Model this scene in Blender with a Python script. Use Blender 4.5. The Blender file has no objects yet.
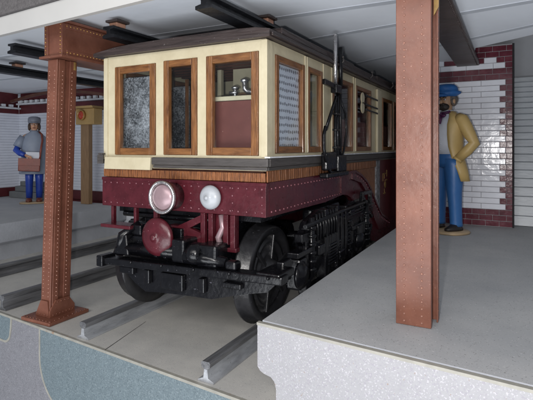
import bpy, bmesh, math, random
from mathutils import Vector, Matrix
random.seed(7)
R = math.radians
sc = bpy.context.scene
COL = sc.collection

# ------------------------------------------------------------------ materials
def mat(name, c, rough=.5, metal=0., var=.12, vs=12., bump=0., bs=60., spec=.5, coat=0., speck=None, stretch=None, c2=None):
    m = bpy.data.materials.new(name); m.use_nodes = True
    nt = m.node_tree; N = nt.nodes; L = nt.links
    b = N['Principled BSDF']
    b.inputs['Roughness'].default_value = rough; b.inputs['Metallic'].default_value = metal
    b.inputs['Specular IOR Level'].default_value = spec; b.inputs['Coat Weight'].default_value = coat
    b.inputs['Coat Roughness'].default_value = .15
    tc = N.new('ShaderNodeTexCoord'); mp = N.new('ShaderNodeMapping'); L.new(tc.outputs['Object'], mp.inputs['Vector'])
    if stretch: mp.inputs['Scale'].default_value = stretch
    n = N.new('ShaderNodeTexNoise'); n.inputs['Scale'].default_value = vs; n.inputs['Detail'].default_value = 8
    n.inputs['Roughness'].default_value = .65
    L.new(mp.outputs[0], n.inputs['Vector'])
    r = N.new('ShaderNodeValToRGB'); r.color_ramp.elements[0].position = .3; r.color_ramp.elements[1].position = .7
    a = [min(1, x*(1-var)) for x in c]; d = [min(1, x*(1+var)) for x in c]
    if c2: a = list(c2); d = list(c)
    r.color_ramp.elements[0].color = (*a, 1); r.color_ramp.elements[1].color = (*d, 1)
    L.new(n.outputs['Fac'], r.inputs['Fac'])
    out = r.outputs['Color']
    for sp in (speck or []):                       # (colour, scale, threshold)
        n2 = N.new('ShaderNodeTexNoise'); n2.inputs['Scale'].default_value = sp[1]; n2.inputs['Detail'].default_value = 2
        L.new(tc.outputs['Object'], n2.inputs['Vector'])
        r2 = N.new('ShaderNodeValToRGB'); r2.color_ramp.elements[0].position = sp[2]; r2.color_ramp.elements[1].position = sp[2]+.05
        r2.color_ramp.elements[0].color = (0, 0, 0, 1); r2.color_ramp.elements[1].color = (1, 1, 1, 1)
        L.new(n2.outputs['Fac'], r2.inputs['Fac'])
        mx = N.new('ShaderNodeMix'); mx.data_type = 'RGBA'
        L.new(r2.outputs['Color'], mx.inputs['Factor']); L.new(out, mx.inputs['A']); mx.inputs['B'].default_value = (*sp[0], 1)
        out = mx.outputs['Result']
    L.new(out, b.inputs['Base Color'])
    rr = N.new('ShaderNodeMapRange'); rr.inputs['To Min'].default_value = max(.02, rough-.1); rr.inputs['To Max'].default_value = min(1, rough+.12)
    L.new(n.outputs['Fac'], rr.inputs['Value']); L.new(rr.outputs[0], b.inputs['Roughness'])
    if bump:
        n3 = N.new('ShaderNodeTexNoise'); n3.inputs['Scale'].default_value = bs; n3.inputs['Detail'].default_value = 5
        L.new(mp.outputs[0], n3.inputs['Vector'])
        bp = N.new('ShaderNodeBump'); bp.inputs['Strength'].default_value = bump; bp.inputs['Distance'].default_value = .01
        L.new(n3.outputs['Fac'], bp.inputs['Height']); L.new(bp.outputs[0], b.inputs['Normal'])
    return m

M = {}
M['col'] = mat('rust brown paint', (.215, .083, .052), .38, var=.22, vs=6, bump=.12, bs=45, c2=(.125, .045, .028), speck=[((.36, .20, .15), 170, .70)])
M['maroon'] = mat('maroon enamel', (.074, .010, .016), .28, var=.3, vs=14, bump=.15, bs=40, speck=[((.35, .16, .17), 120, .72)])
M['maroonw'] = mat('maroon wall paint', (.10, .020, .024), .4, var=.25, vs=10, bump=.2, bs=50)
M['cream'] = mat('cream paint', (.60, .535, .375), .42, var=.07, vs=8, bump=.22, bs=26, c2=(.50, .435, .29), speck=[((.36, .30, .20), 34, .755)])
M['wood'] = mat('varnished wood', (.27, .115, .036), .35, vs=10, stretch=(6, 6, .9), c2=(.085, .030, .010), bump=.3, bs=30, coat=.2)
M['woodh'] = mat('varnished wood rail', (.27, .115, .036), .35, vs=10, stretch=(.9, .9, 6), c2=(.09, .032, .010), bump=.3, bs=30, coat=.2)
M['slat'] = mat('orange brown slats', (.33, .125, .042), .4, vs=22, stretch=(7, 7, .8), c2=(.06, .018, .008), bump=.3, bs=30)
M['cill'] = mat('dark grey band', (.065, .058, .055), .5, var=.3, vs=20, bump=.5, bs=35, stretch=(.4, .4, 4))
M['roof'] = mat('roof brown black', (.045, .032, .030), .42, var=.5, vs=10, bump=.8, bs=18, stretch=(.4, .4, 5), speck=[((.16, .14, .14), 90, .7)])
M['black'] = mat('black glossy paint', (.0045, .0045, .006), .24, var=.4, vs=14, bump=.2, bs=34, spec=.4, speck=[((.07, .07, .085), 70, .70), ((.25, .25, .26), 150, .76)])
M['wheel'] = mat('black wheel paint', (.016, .016, .018), .34, var=.5, vs=12, bump=.2, bs=30, speck=[((.09, .09, .10), 60, .70)])
M['blackm'] = mat('black beam paint', (.012, .013, .016), .38, var=.4, vs=14, bump=.4, bs=30)
M['steel'] = mat('dull rail steel', (.50, .52, .55), .4, metal=.3, vs=14, c2=(.27, .28, .30), bump=.1, bs=40, stretch=(2, .4, 2), speck=[((.12, .11, .11), 90, .70)])
M['raild'] = mat('dark rail steel', (.15, .152, .16), .33, metal=.3, var=.5, vs=14, bump=.1, bs=40, stretch=(3, .25, 3))
M['silver'] = mat('worn silver', (.62, .60, .60), .25, metal=.9, var=.25, vs=30, bump=.3, bs=60)
M['lampw'] = mat('white lamp glass', (.42, .44, .47), .3, var=.05)
M['rivm'] = mat('highlit maroon rivet', (.19, .07, .085), .25, var=.3, vs=40)  # lighter maroon, a painted highlight on each rivet head
M['white'] = mat('white gloss', (.66, .68, .72), .25, var=.08, vs=14, bump=.05)
M['ground'] = mat('grey track bed', (.56, .545, .51), .8, vs=5, c2=(.44, .432, .415), bump=.12, bs=160, spec=.25, speck=[((.68, .66, .60), 120, .68), ((.25, .25, .25), 150, .655), ((.85, .85, .83), 60, .765)])
M['plat'] = mat('grey platform top', (.44, .445, .45), .72, vs=3, c2=(.35, .36, .375), bump=.10, bs=180, spec=.3, speck=[((.56, .56, .57), 150, .66), ((.20, .20, .20), 160, .655), ((.45, .30, .20), 25, .79), ((.8, .8, .8), 70, .77)])
M['platside'] = mat('blue grey platform side', (.42, .44, .48), .6, var=.1, vs=6, bump=.2, bs=60)
M['spw'] = mat('white speckled laminate', (.325, .325, .34), .6, var=.05, vs=30, spec=.3, speck=[((.30, .29, .32), 150, .57), ((.44, .43, .46), 170, .60), ((.29, .23, .20), 100, .70)])
M['spg'] = mat('lilac grey laminate', (.205, .205, .225), .6, var=.1, vs=30, spec=.3, speck=[((.26, .26, .28), 140, .57), ((.15, .15, .165), 160, .59)])
M['spt'] = mat('teal grey laminate', (.145, .185, .205), .6, var=.1, vs=30, spec=.3, speck=[((.20, .245, .265), 140, .56), ((.10, .13, .148), 160, .59)])
M['trim'] = mat('off white edge strip', (.31, .30, .265), .5, var=.15, vs=20, speck=[((.28, .13, .05), 9, .68)])
M['ceil'] = mat('pale ceiling board', (.80, .84, .90), .5, var=.02, vs=3, bump=.15, bs=12, spec=.3)
M['lath'] = mat('ceiling joint', (.50, .53, .58), .6, var=.05)
M['fascia'] = mat('white case edge', (.56, .55, .53), .6, var=.03, vs=3)
M['case'] = mat('grey woven case top', (.14, .13, .13), .9, var=.3, vs=60, bump=.8, bs=140)
M['tilew'] = mat('white glazed brick', (.76, .79, .87), .18, var=.05, vs=9, bump=.18, bs=20)
M['tiler'] = mat('oxblood glazed brick', (.13, .025, .040), .2, var=.3, vs=14, bump=.2, bs=25)
M['tilep'] = mat('lit white glazed brick', (.86, .88, .95), .16, var=.04, vs=9, bump=.18, bs=20)  # lit copy of the wall tile; the pier's extra brightness is in the colour
M['grout'] = mat('grey grout', (.38, .37, .39), .8)
M['siding'] = mat('grey siding', (.58, .61, .64), .33, var=.1, vs=6, bump=.25, bs=25, stretch=(.6, 1, 3))
M['wallg'] = mat('plain grey wall', (.34, .35, .37), .7, var=.08, vs=4)
M['dark'] = mat('dark interior', (.02, .018, .02), .8)
M['int'] = mat('interior brown', (.09, .035, .022), .5, var=.3)
M['skin'] = mat('painted skin', (.50, .27, .17), .4, var=.08, vs=8)
M['skind'] = mat('tanned skin', (.44, .26, .15), .4, var=.1, vs=8)
M['blue'] = mat('blue trousers', (.040, .145, .38), .38, var=.2, vs=7, bump=.3, bs=12, c2=(.03, .12, .33))
M['royal'] = mat('royal blue cloth', (.016, .05, .32), .35, var=.25, vs=7, bump=.3, bs=12)
M['cap'] = mat('blue cap felt', (.02, .12, .36), .5, var=.15, vs=8, bump=.4, bs=25)
M['jacket'] = mat('mustard jacket', (.50, .35, .135), .42, var=.1, vs=7, bump=.3, bs=10)
M['shirt'] = mat('white shirt', (.72, .74, .80), .45, var=.06, vs=8, bump=.3, bs=14)
M['purple'] = mat('purple scarf', (.09, .012, .07), .4, var=.2)
M['hair'] = mat('brown hair', (.055, .030, .020), .5, var=.5, vs=40, bump=.9, bs=70)
M['hairg'] = mat('grey brown hair', (.16, .13, .11), .5, vs=45, c2=(.04, .03, .025), bump=.9, bs=70)
M['beard'] = mat('dark beard', (.030, .022, .018), .5, var=.4, vs=40, bump=.9, bs=60)
M['poncho'] = mat('grey blue cape', (.25, .29, .36), .45, var=.15, vs=7, bump=.35, bs=10, c2=(.19, .22, .29))
M['capg'] = mat('grey cap', (.17, .18, .22), .5, var=.2)
M['satchel'] = mat('red brown leather', (.20, .045, .028), .35, var=.25, vs=12, bump=.25, bs=30)
M['paper'] = mat('paper', (.62, .64, .70), .6, var=.04)
M['shoe'] = mat('dark shoe', (.02, .016, .016), .3)
M['shoeb'] = mat('brown shoe', (.13, .035, .02), .3)
M['plinth'] = mat('tan figurine base', (.38, .28, .17), .5, var=.15)
M['oak'] = mat('pale brown post', (.30, .19, .10), .5, vs=10, stretch=(6, 6, .8), c2=(.19, .11, .055), bump=.2, bs=30)
M['sbox'] = mat('ochre signal box', (.40, .26, .10), .45, var=.15, vs=9, bump=.2)
M['red'] = mat('red lens', (.42, .05, .025), .2)
M['copper'] = mat('copper brown clip', (.46, .24, .16), .4, var=.15)
M['bed'] = mat('stone grey blocks', (.15, .16, .165), .7, var=.15, vs=6)
M['gold'] = mat('gold paint', (.34, .21, .07), .4, metal=.3, var=.3, vs=20)
M['rivg'] = mat('gold rivet paint', (.40, .22, .07), .4, metal=.2, var=.3, vs=20)
M['rivet'] = mat('worn highlit rivet paint', (.31, .155, .115), .25, var=.2, vs=30)  # lighter than the column paint: glints on the rivet heads put into the colour
M['lens'] = mat('pink lens', (.36, .25, .27), .34, metal=.3, var=.1, vs=20)
M['ornate'] = mat('grey ornate strip', (.34, .34, .36), .4, vs=30, c2=(.03, .025, .025), bump=.8, bs=50)
M['seat'] = mat('dark red partition', (.15, .045, .035), .45, var=.12, vs=12, speck=[((.4, .25, .2), 110, .74)])

def speckle_panel():
    m = mat('black white speckled board', (.05, .05, .055), .4, speck=None)
    nt = m.node_tree; N = nt.nodes; L = nt.links; b = N['Principled BSDF']
    tc = N.new('ShaderNodeTexCoord')
    n = N.new('ShaderNodeTexNoise'); n.inputs['Scale'].default_value = 110; n.inputs['Detail'].default_value = 10; n.inputs['Roughness'].default_value = .85
    k = N.new('ShaderNodeTexNoise'); k.inputs['Scale'].default_value = 7; k.inputs['Detail'].default_value = 2
    L.new(tc.outputs['Object'], n.inputs['Vector']); L.new(tc.outputs['Object'], k.inputs['Vector'])
    ad = N.new('ShaderNodeMath'); ad.operation = 'MULTIPLY_ADD'; ad.inputs[1].default_value = .35
    L.new(k.outputs['Fac'], ad.inputs[0]); L.new(n.outputs['Fac'], ad.inputs[2])
    r = N.new('ShaderNodeValToRGB'); e = r.color_ramp.elements
    e[0].position = .60; e[0].color = (.012, .012, .014, 1); e[1].position = .90; e[1].color = (.66, .67, .70, 1)
    L.new(ad.outputs[0], r.inputs['Fac']); L.new(r.outputs['Color'], b.inputs['Base Color'])
    return m
M['speckle'] = speckle_panel()

def lace():
    m = mat('white lace screen', (.62, .65, .74), .5)
    nt = m.node_tree; N = nt.nodes; L = nt.links; b = N['Principled BSDF']
    tc = N.new('ShaderNodeTexCoord'); sp = N.new('ShaderNodeSeparateXYZ'); L.new(tc.outputs['Object'], sp.inputs[0])
    def mt(op, a, v=None, c=None):
        n = N.new('ShaderNodeMath'); n.operation = op
        for i, q in enumerate((a, v, c)):
            if q is None: continue
            if isinstance(q, (int, float)): n.inputs[i].default_value = q
            else: L.new(q, n.inputs[i])
        return n.outputs[0]
    ns = N.new('ShaderNodeTexNoise'); ns.inputs['Scale'].default_value = 30; L.new(tc.outputs['Object'], ns.inputs['Vector'])
    zz = mt('MULTIPLY_ADD', ns.outputs['Fac'], .020, sp.outputs['Z'])
    rows = mt('SINE', mt('MULTIPLY', zz, 2*math.pi/.036))
    row2 = mt('SINE', mt('MULTIPLY', zz, math.pi/.036))
    cols = mt('SINE', mt('ADD', mt('MULTIPLY', sp.outputs['Y'], 2*math.pi/.024), mt('MULTIPLY', mt('SIGN', row2), 1.57)))
    v = mt('GREATER_THAN', mt('ADD', mt('MULTIPLY', rows, 1.0), mt('MULTIPLY', cols, .75)), .72)
    mx = N.new('ShaderNodeMix'); mx.data_type = 'RGBA'; L.new(v, mx.inputs['Factor'])
    mx.inputs['A'].default_value = (.78, .80, .88, 1); mx.inputs['B'].default_value = (.17, .17, .20, 1)
    L.new(mx.outputs['Result'], b.inputs['Base Color'])
    return m
M['lace'] = lace()

def glass():
    m = bpy.data.materials.new('thin window glass'); m.use_nodes = True
    nt = m.node_tree; N = nt.nodes; L = nt.links; N.remove(N['Principled BSDF'])
    t = N.new('ShaderNodeBsdfTransparent'); t.inputs[0].default_value = (.93, .95, .96, 1)
    g = N.new('ShaderNodeBsdfGlossy'); g.inputs['Roughness'].default_value = .06
    lw = N.new('ShaderNodeLayerWeight'); pw = N.new('ShaderNodeMath'); pw.operation = 'POWER'; pw.inputs[1].default_value = 5; L.new(lw.outputs['Facing'], pw.inputs[0])
    lw.inputs[0].default_value = .5
    f = N.new('ShaderNodeMath'); f.operation = 'MULTIPLY_ADD'; f.inputs[1].default_value = .9; f.inputs[2].default_value = .035; L.new(pw.outputs[0], f.inputs[0])
    mx = N.new('ShaderNodeMixShader'); L.new(f.outputs[0], mx.inputs[0]); L.new(t.outputs[0], mx.inputs[1]); L.new(g.outputs[0], mx.inputs[2])
    L.new(mx.outputs[0], N['Material Output'].inputs['Surface'])
    return m
M['glass'] = glass()

# ------------------------------------------------------------------ mesh helpers
class MB:
    def __init__(s): s.bm = bmesh.new(); s.mats = []
    def mi(s, m):
        if m is None: return 0
        if m not in s.mats: s.mats.append(m)
        return s.mats.index(m)
    def _face(s, vs, mi=0, smooth=False):
        try:
            f = s.bm.faces.new(vs); f.material_index = mi; f.smooth = smooth; return f
        except ValueError: return None
    def hexa(s, p, m=None, bev=0):
        mi = s.mi(m)
        v = [s.bm.verts.new(q) for q in p]
        fs = [s._face([v[i] for i in q], mi) for q in ((0,3,2,1),(4,5,6,7),(0,1,5,4),(1,2,6,5),(2,3,7,6),(3,0,4,7))]
        if bev:
            es = list({e for f in fs for e in f.edges})
            r = bmesh.ops.bevel(s.bm, geom=es, offset=bev, segments=2, profile=.5, affect='EDGES')
            for f in r['faces']: f.material_index = mi
        return s
    def box(s, x0, x1, y0, y1, z0, z1, m=None, bev=0):
        if x0 > x1: x0, x1 = x1, x0
        if y0 > y1: y0, y1 = y1, y0
        if z0 > z1: z0, z1 = z1, z0
        return s.hexa([(x0,y0,z0),(x1,y0,z0),(x1,y1,z0),(x0,y1,z0),(x0,y0,z1),(x1,y0,z1),(x1,y1,z1),(x0,y1,z1)], m, bev)
    def bar(s, a, b, w, h, m=None, bev=0):        # rectangular bar from a to b
        a = Vector(a); b = Vector(b); d = (b-a).normalized()
        up = Vector((0,0,1)) if abs(d.z) < .9 else Vector((0,1,0))
        sx = d.cross(up).normalized()*w/2; sy = sx.cross(d).normalized()*h/2
        P = [a-sx-sy, a+sx-sy, b+sx-sy, b-sx-sy, a-sx+sy, a+sx+sy, b+sx+sy, b-sx+sy]
        return s.hexa(P, m, bev)
    def tube(s, pts, r, seg=12, m=None, cap=True, ell=None):
        pts = [Vector(p) for p in pts]; n = len(pts); mi = s.mi(m)
        rs = r if isinstance(r, (list, tuple)) else [r]*n
        rings = []; prev = None
        for i, p in enumerate(pts):
            d = (pts[min(i+1, n-1)]-pts[max(i-1, 0)]).normalized()
            if prev is None: u = d.orthogonal().normalized()
            else:
                u = (prev-d*prev.dot(d))
                u = u.normalized() if u.length > 1e-6 else d.orthogonal().normalized()
            prev = u; w = d.cross(u)
            rings.append([s.bm.verts.new(p+(u*math.cos(2*math.pi*k/seg)+w*math.sin(2*math.pi*k/seg))*rs[i]) for k in range(seg)])
        for i in range(n-1):
            for k in range(seg):
                s._face([rings[i][k], rings[i][(k+1)%seg], rings[i+1][(k+1)%seg], rings[i+1][k]], mi, True)
        if cap:
            s._face(rings[0][::-1], mi); s._face(rings[-1], mi)
        return s
    def lathe(s, c, axis, prof, seg=32, m=None, cap=True):      # prof: (distance along axis, radius)
        c = Vector(c); a = Vector(axis).normalized(); u = a.orthogonal().normalized(); w = a.cross(u); mi = s.mi(m)
        rings = [[s.bm.verts.new(c+a*t+(u*math.cos(2*math.pi*k/seg)+w*math.sin(2*math.pi*k/seg))*max(r, 1e-4)) for k in range(seg)] for t, r in prof]
        for i in range(len(rings)-1):
            for k in range(seg):
                s._face([rings[i][k], rings[i][(k+1)%seg], rings[i+1][(k+1)%seg], rings[i+1][k]], mi, True)
        if cap:
            s._face(rings[0][::-1], mi); s._face(rings[-1], mi)
        return s
    def rings(s, rs, seg=24, m=None, pw=2.0):        # horizontal rings (cx,cy,z,rx,ry[,dent function])
        mi = s.mi(m); R_ = []
        for q in rs:
            cx, cy, z, rx, ry = q[:5]; fn = q[5] if len(q) > 5 else None
            ring = []
            for k in range(seg):
                t = 2*math.pi*k/seg; ct, st = math.cos(t), math.sin(t)
                f = (abs(ct)**pw+abs(st)**pw)**(-1/pw)
                if fn: f *= fn(t)
                ring.append(s.bm.verts.new((cx+rx*ct*f, cy+ry*st*f, z)))
            R_.append(ring)
        for i in range(len(R_)-1):
            for k in range(seg):
                s._face([R_[i][k], R_[i][(k+1)%seg], R_[i+1][(k+1)%seg], R_[i+1][k]], mi, True)
        s._face(R_[0][::-1], mi, True); s._face(R_[-1], mi, True)
        return s
    def ball(s, c, r, m=None, seg=12, rg=8, mtx=None):
        mi = s.mi(m); r = (r, r, r) if isinstance(r, (int, float)) else r
        X = Matrix.Translation(c) @ (mtx or Matrix()) @ Matrix.Diagonal((*r, 1))
        res = bmesh.ops.create_uvsphere(s.bm, u_segments=seg, v_segments=rg, radius=1, matrix=X)
        for v in res['verts']:
            for f in v.link_faces: f.material_index = mi; f.smooth = True
        return s
    def prism(s, poly, axis, a, b, m=None, bev=0):      # poly 2D extruded along axis from a to b. axis x: (y,z); y: (x,z); z: (x,y)
        mi = s.mi(m)
        def P(p, t): return {'x': (t, p[0], p[1]), 'y': (p[0], t, p[1]), 'z': (p[0], p[1], t)}[axis]
        A = [s.bm.verts.new(P(p, a)) for p in poly]; B = [s.bm.verts.new(P(p, b)) for p in poly]
        n = len(poly); fs = [s._face(A[::-1], mi), s._face(B, mi)]
        for i in range(n): fs.append(s._face([A[i], A[(i+1)%n], B[(i+1)%n], B[i]], mi))
        if bev:
            es = list({e for f in fs[:2] if f for e in f.edges})
            r = bmesh.ops.bevel(s.bm, geom=es, offset=bev, segments=2, affect='EDGES')
            for f in r['faces']: f.material_index = mi
        return s
    def rivets(s, a, b, step, r, n, m=None):          # row of domed rivets from a to b standing out along n
        a = Vector(a); b = Vector(b); k = max(1, round((b-a).length/step)); n = Vector(n)
        for i in range(k+1):
            p = a.lerp(b, i/k)
            p += Vector((random.uniform(-1,1), random.uniform(-1,1), random.uniform(-1,1)))*r*.15
            s.ball(p, r*random.uniform(.85, 1.12), m, 8, 5)
        return s
    def build(s, name, m=None, parent=None, smooth=None, mods=None):
        bmesh.ops.recalc_face_normals(s.bm, faces=s.bm.faces)
        me = bpy.data.meshes.new(name); s.bm.to_mesh(me); s.bm.free()
        for q in (s.mats or [m]): me.materials.append(M[q] if isinstance(q, str) else q)
        o = bpy.data.objects.new(name, me); COL.objects.link(o)
        if parent: o.parent = parent
        return o

def thing(name, label, cat, loc=(0,0,0), group=None, rz=0):
    o = bpy.data.objects.new(name, None); COL.objects.link(o); o.location = loc; o.rotation_euler = (0,0,rz)
    o.empty_display_size = .05
    o['label'] = label; o['category'] = cat
    if group: o['group'] = group
    return o
def tag(o, label, cat, group=None):
    o['label'] = label; o['category'] = cat
    if group: o['group'] = group
    return o
def struct(o): o['kind'] = 'structure'; return o
def offset_children(root):          # parts are modelled in scene coordinates; keep them in place under a moved root
    bpy.context.view_layer.update()
    for ch in [c for c in bpy.data.objects if c.parent == root]:
        ch.matrix_parent_inverse = root.matrix_basis.inverted()

# ------------------------------------------------------------------ camera
F = 470/533
cd = bpy.data.cameras.new('camera'); cam = bpy.data.objects.new('camera', cd); COL.objects.link(cam)
cam.location = (0, 0, 1); cam.rotation_euler = (R(90), 0, R(27.7))
cd.sensor_width = 36; cd.lens = 36*F; cd.shift_y = -(200-147)/533; cd.clip_start = .02; cd.clip_end = 100
sc.camera = cam

# ------------------------------------------------------------------ setting
def fy(x): return 1.63-.093*(x+1.127)          # front cut of the display base
XL, XR = -6.6, 2.6
# ground slab
g = MB()
g.prism([(XL, fy(XL)), (XR, fy(XR)), (XR, 7.2), (XL, 7.2)], 'z', -1.2, 0, 'ground')
ground = struct(g.build('ground', 'ground'))
# laminate front facing of the base
def front_poly(pts, t0, t1, name, m, parent=None, bev=0):
    b = MB(); mi = b.mi(m)
    A = [b.bm.verts.new((x, fy(x)-t0, z)) for x, z in pts]; B = [b.bm.verts.new((x, fy(x)-t1, z)) for x, z in pts]
    n = len(pts); b._face(A, mi); b._face(B[::-1], mi)
    for i in range(n): b._face([A[i], A[(i+1)%n], B[(i+1)%n], B[i]], mi)
    return b.build(name, m, parent)
facing = struct(front_poly([(XL, -1.2), (XR, -1.2), (XR, -.012), (XL, -.012)], .001, .012, 'base_front', 'spg'))
def arc(cx, cz, r, a0, a1, n=10): return [(cx+r*math.cos(R(a0+(a1-a0)*i/n)), cz+r*math.sin(R(a0+(a1-a0)*i/n))) for i in range(n+1)]
teal1 = [(-2.325, -.012)]+[(-2.325, -.16)]+arc(-2.075, -.16, .25, 180, 250)+[(-1.6, -.47), (-.4, -.55), (-.4, -.012)]
tm = [(-2.325-.013, -.012), (-2.325-.013, -.16)]+arc(-2.075, -.16, .263, 180, 250)+[(-1.6, -.484), (-.4, -.564), (-.4, -.55), (-1.6, -.47)]+arc(-2.075, -.16, .25, 250, 180)+[(-2.325, -.16), (-2.325, -.012)]
front_poly(teal1, .012, .0145, 'inlay_panel', 'spt', facing); front_poly(tm, .012, .016, 'inlay_edging', 'trim', facing)
teal2 = [(-3.6, -.012), (-3.6, -.15)]+arc(-2.70, -.095, .06, 270, 340)+[(-2.635, -.07), (-2.63, -.012)]
tm2 = [(-3.6, -.163)]+arc(-2.70, -.095, .073, 270, 340)+[(-2.62, -.07), (-2.615, -.012), (-2.63, -.012), (-2.635, -.07)]+arc(-2.70, -.095, .06, 340, 270)+[(-3.6, -.15)]
front_poly(teal2, .012, .0145, 'inlay_panel', 'spt', facing); front_poly(tm2, .012, .016, 'inlay_edging', 'trim', facing)
struct(front_poly([(XL, -.0115), (XR, -.0115), (XR, .001), (XL, .001)], .0012, .0175, 'base_edge', 'trim'))

b = MB(); b.hexa([(-1.783, 1.68, .0008), (-1.779, 1.68, .0008), (-1.862, 2.06, .0008), (-1.8635, 2.06, .0008), (-1.783, 1.68, .0014), (-1.779, 1.68, .0014), (-1.862, 2.06, .0014), (-1.8635, 2.06, .0014)])
struct(b.build('ground_crack', 'dark'))
# platforms
def platform(name, prof, front, back, faceprof):
    b = MB(); mi = b.mi('plat'); ms = b.mi('platside')
    A = [b.bm.verts.new((x, front(x), z)) for x, z in prof]; B = [b.bm.verts.new((x, back, z)) for x, z in prof]
    n = len(prof); b._face(A, ms); b._face(B[::-1], ms)
    for i in range(n):
        top = prof[i][1] > .32 and prof[(i+1)%n][1] > .32
        b._face([A[i], A[(i+1)%n], B[(i+1)%n], B[i]], mi if top else ms)
    return struct(b.build(name))
ex = -.862
lip = [(ex, .328), (ex, .165), (ex+.012, .150), (ex+.03, .143), (ex+.06, .138), (ex+.075, .125), (ex+.083, .10), (ex+.085, 0)]
prf = lip+[(XR, 0), (XR, .328)]
platform('platform', prf, lambda x: fy(x)+.004, 4.6, None)
fp = lip[:-1]+[(ex+.087, -.6), (XR, -.6), (XR, .328)]
fo = struct(front_poly([(x-.002 if i < 8 else x, z-.006 if z > .3 else z) for i, (x, z) in enumerate(fp)], .0185, .034, 'platform_front', 'spw'))
struct(front_poly([(ex-.004, .3225), (XR, .3225), (XR, .3325), (ex-.004, .3325)], .0185, .037, 'platform_edge', 'trim'))
el = -3.96
lipL = [(el, .328), (el, .165), (el-.015, .150), (el-.04, .145), (el-.045, 0)]
platform('platform', lipL+[(XL, 0), (XL, .328)], lambda x: fy(x)+.3, 4.05, None)

# ceiling boards, each lapped a little below the one in front
xs = [-6.6, -3.0, -1.26, -.6, -.25, .1, .6, 1.2, 2.6]
def l1(x): return 2.40
def l2(x): return min(3.2, max(2.6, 2.99-.2*(x+1.24)))
def l3(x): return max(l2(x)+.15, min(4.15, 4.07-.58*(x+1.26)))
def l4(x): return 7.1 if x <= -.6 else max(l3(x)+.1, min(4.42, 3.83-.77*(x+.27)))
def l0(x): return fy(x)-.03
zc = 1.735
for i, (a, b_) in enumerate([(l0, l1), (l1, l2), (l2, l3), (l3, l4)]):
    b = MB(); z0 = zc+.002*i
    for k in range(len(xs)-1):
        x0, x1 = xs[k], xs[k+1]
        b.hexa([(x0, a(x0), z0+.016), (x1, a(x1), z0+.016), (x1, b_(x1)+.03, z0), (x0, b_(x0)+.03, z0),
                (x0, a(x0), z0+.05), (x1, a(x1), z0+.05), (x1, b_(x1)+.03, z0+.05), (x0, b_(x0)+.03, z0+.05)])
    bmesh.ops.remove_doubles(b.bm, verts=b.bm.verts, dist=1e-4)
    struct(b.build('ceiling', 'ceil'))
    b = MB()
    for k in range(len(xs)-1):
        if i == 3: break
        x0, x1 = xs[k], xs[k+1]; p, q = b_(x0)+.03, b_(x1)+.03
        b.hexa([(x0, p-.05, z0-.0012), (x1, q-.05, z0-.0012), (x1, q+.001, z0-.003), (x0, p+.001, z0-.003), (x0, p-.05, z0+.01), (x1, q-.05, z0+.01), (x1, q+.001, z0+.01), (x0, p+.001, z0+.01)])
    if i < 3: bmesh.ops.remove_doubles(b.bm, verts=b.bm.verts, dist=1e-4); struct(b.build('ceiling_lath', 'lath'))
b = MB(); b.box(XL, XR, 3.2, 7.2, 1.97, 2.0); struct(b.build('ceiling', 'wallg'))
b = MB()
b.hexa([(XL, fy(XL)-.06, 1.655), (XR, fy(XR)-.06, 1.655), (XR, fy(XR)-.031, 1.655), (XL, fy(XL)-.031, 1.655), (XL, fy(XL)-.06, 1.76), (XR, fy(XR)-.06, 1.76), (XR, fy(XR)-.031, 1.76), (XL, fy(XL)-.031, 1.76)])
struct(b.build('ceiling_edge', 'fascia'))
b = MB()
b.hexa([(XL, fy(XL)-.08, 1.762), (XR, fy(XR)-.08, 1.762), (XR, fy(XR)-.03, 1.762), (XL, fy(XL)-.03, 1.762), (XL, fy(XL)-.08, 3.2), (XR, fy(XR)-.08, 3.2), (XR, fy(XR)-.03, 3.2), (XL, fy(XL)-.03, 3.2)])
struct(b.build('case_top', 'case'))

# ------------------------------------------------------------------ walls
# glazed brick pier
pier = thing('brick_pier', 'white glazed brick pier with an oxblood brick border behind the man in mustard', 'pier', (-.4, 4.4, .33))
px0, px1, pyf = -.84, -.005, 4.4
b = MB(); b.box(px0+.003, px1-.003, pyf+.006, pyf+.2, .329, 1.86, 'grout'); b.build('core', None, pier)
rh = .0475; nr = int((1.86-.33)/rh)
rb = MB(); wb = MB()
def brk(B, x0, x1, z0, z1):
    j = random.uniform(0, .0015); B.box(x0+.0016, x1-.0016, pyf-j, pyf+.02, z0+.0022, z1-.0022, None, .0018)
for r_ in range(nr):
    z0 = .331+r_*rh; z1 = z0+rh; top = nr-1-r_
    def run(B, x0, x1, L_, off=0.):
        x = x0-off
        while x < x1-1e-4:
            a = max(x, x0); e = min(x+L_, x1)
            if e-a > .008: brk(B, a, e, z0, z1)
            x += L_
    off = .05 if r_ % 2 else 0
    if r_ < 3 or top in (0, 1, 4, 5) : run(rb, px0, px1, .105, off)
    elif top == 2:
        run(rb, px0, -.63, .105, off); run(wb, -.63, -.54, .2); run(rb, -.54, -.40, .1); run(wb, -.40, -.30, .2); run(rb, -.30, -.22, .08); run(wb, -.22, -.125, .2); run(rb, -.125, px1, .06)
    elif top == 3: run(rb, px0, px0+.06, .1); run(wb, px0+.06, px1-.055, .21, off*2); run(rb, px1-.055, px1, .1)
    else:
        wdt = .052 if r_ % 2 else .095
        run(rb, px0, px0+wdt, .052); run(wb, px0+wdt, px1-wdt, .215, off*2); run(rb, px1-wdt, px1, .052)
rb.build('oxblood_bricks', 'tiler', pier); wb.build('white_bricks', 'tilep', pier)
b = MB(); b.box(px1-.002, px1+.012, pyf+.001, pyf+.2, .329, 1.86); b.build('side_panel', 'dark', pier)
offset_children(pier)
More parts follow.
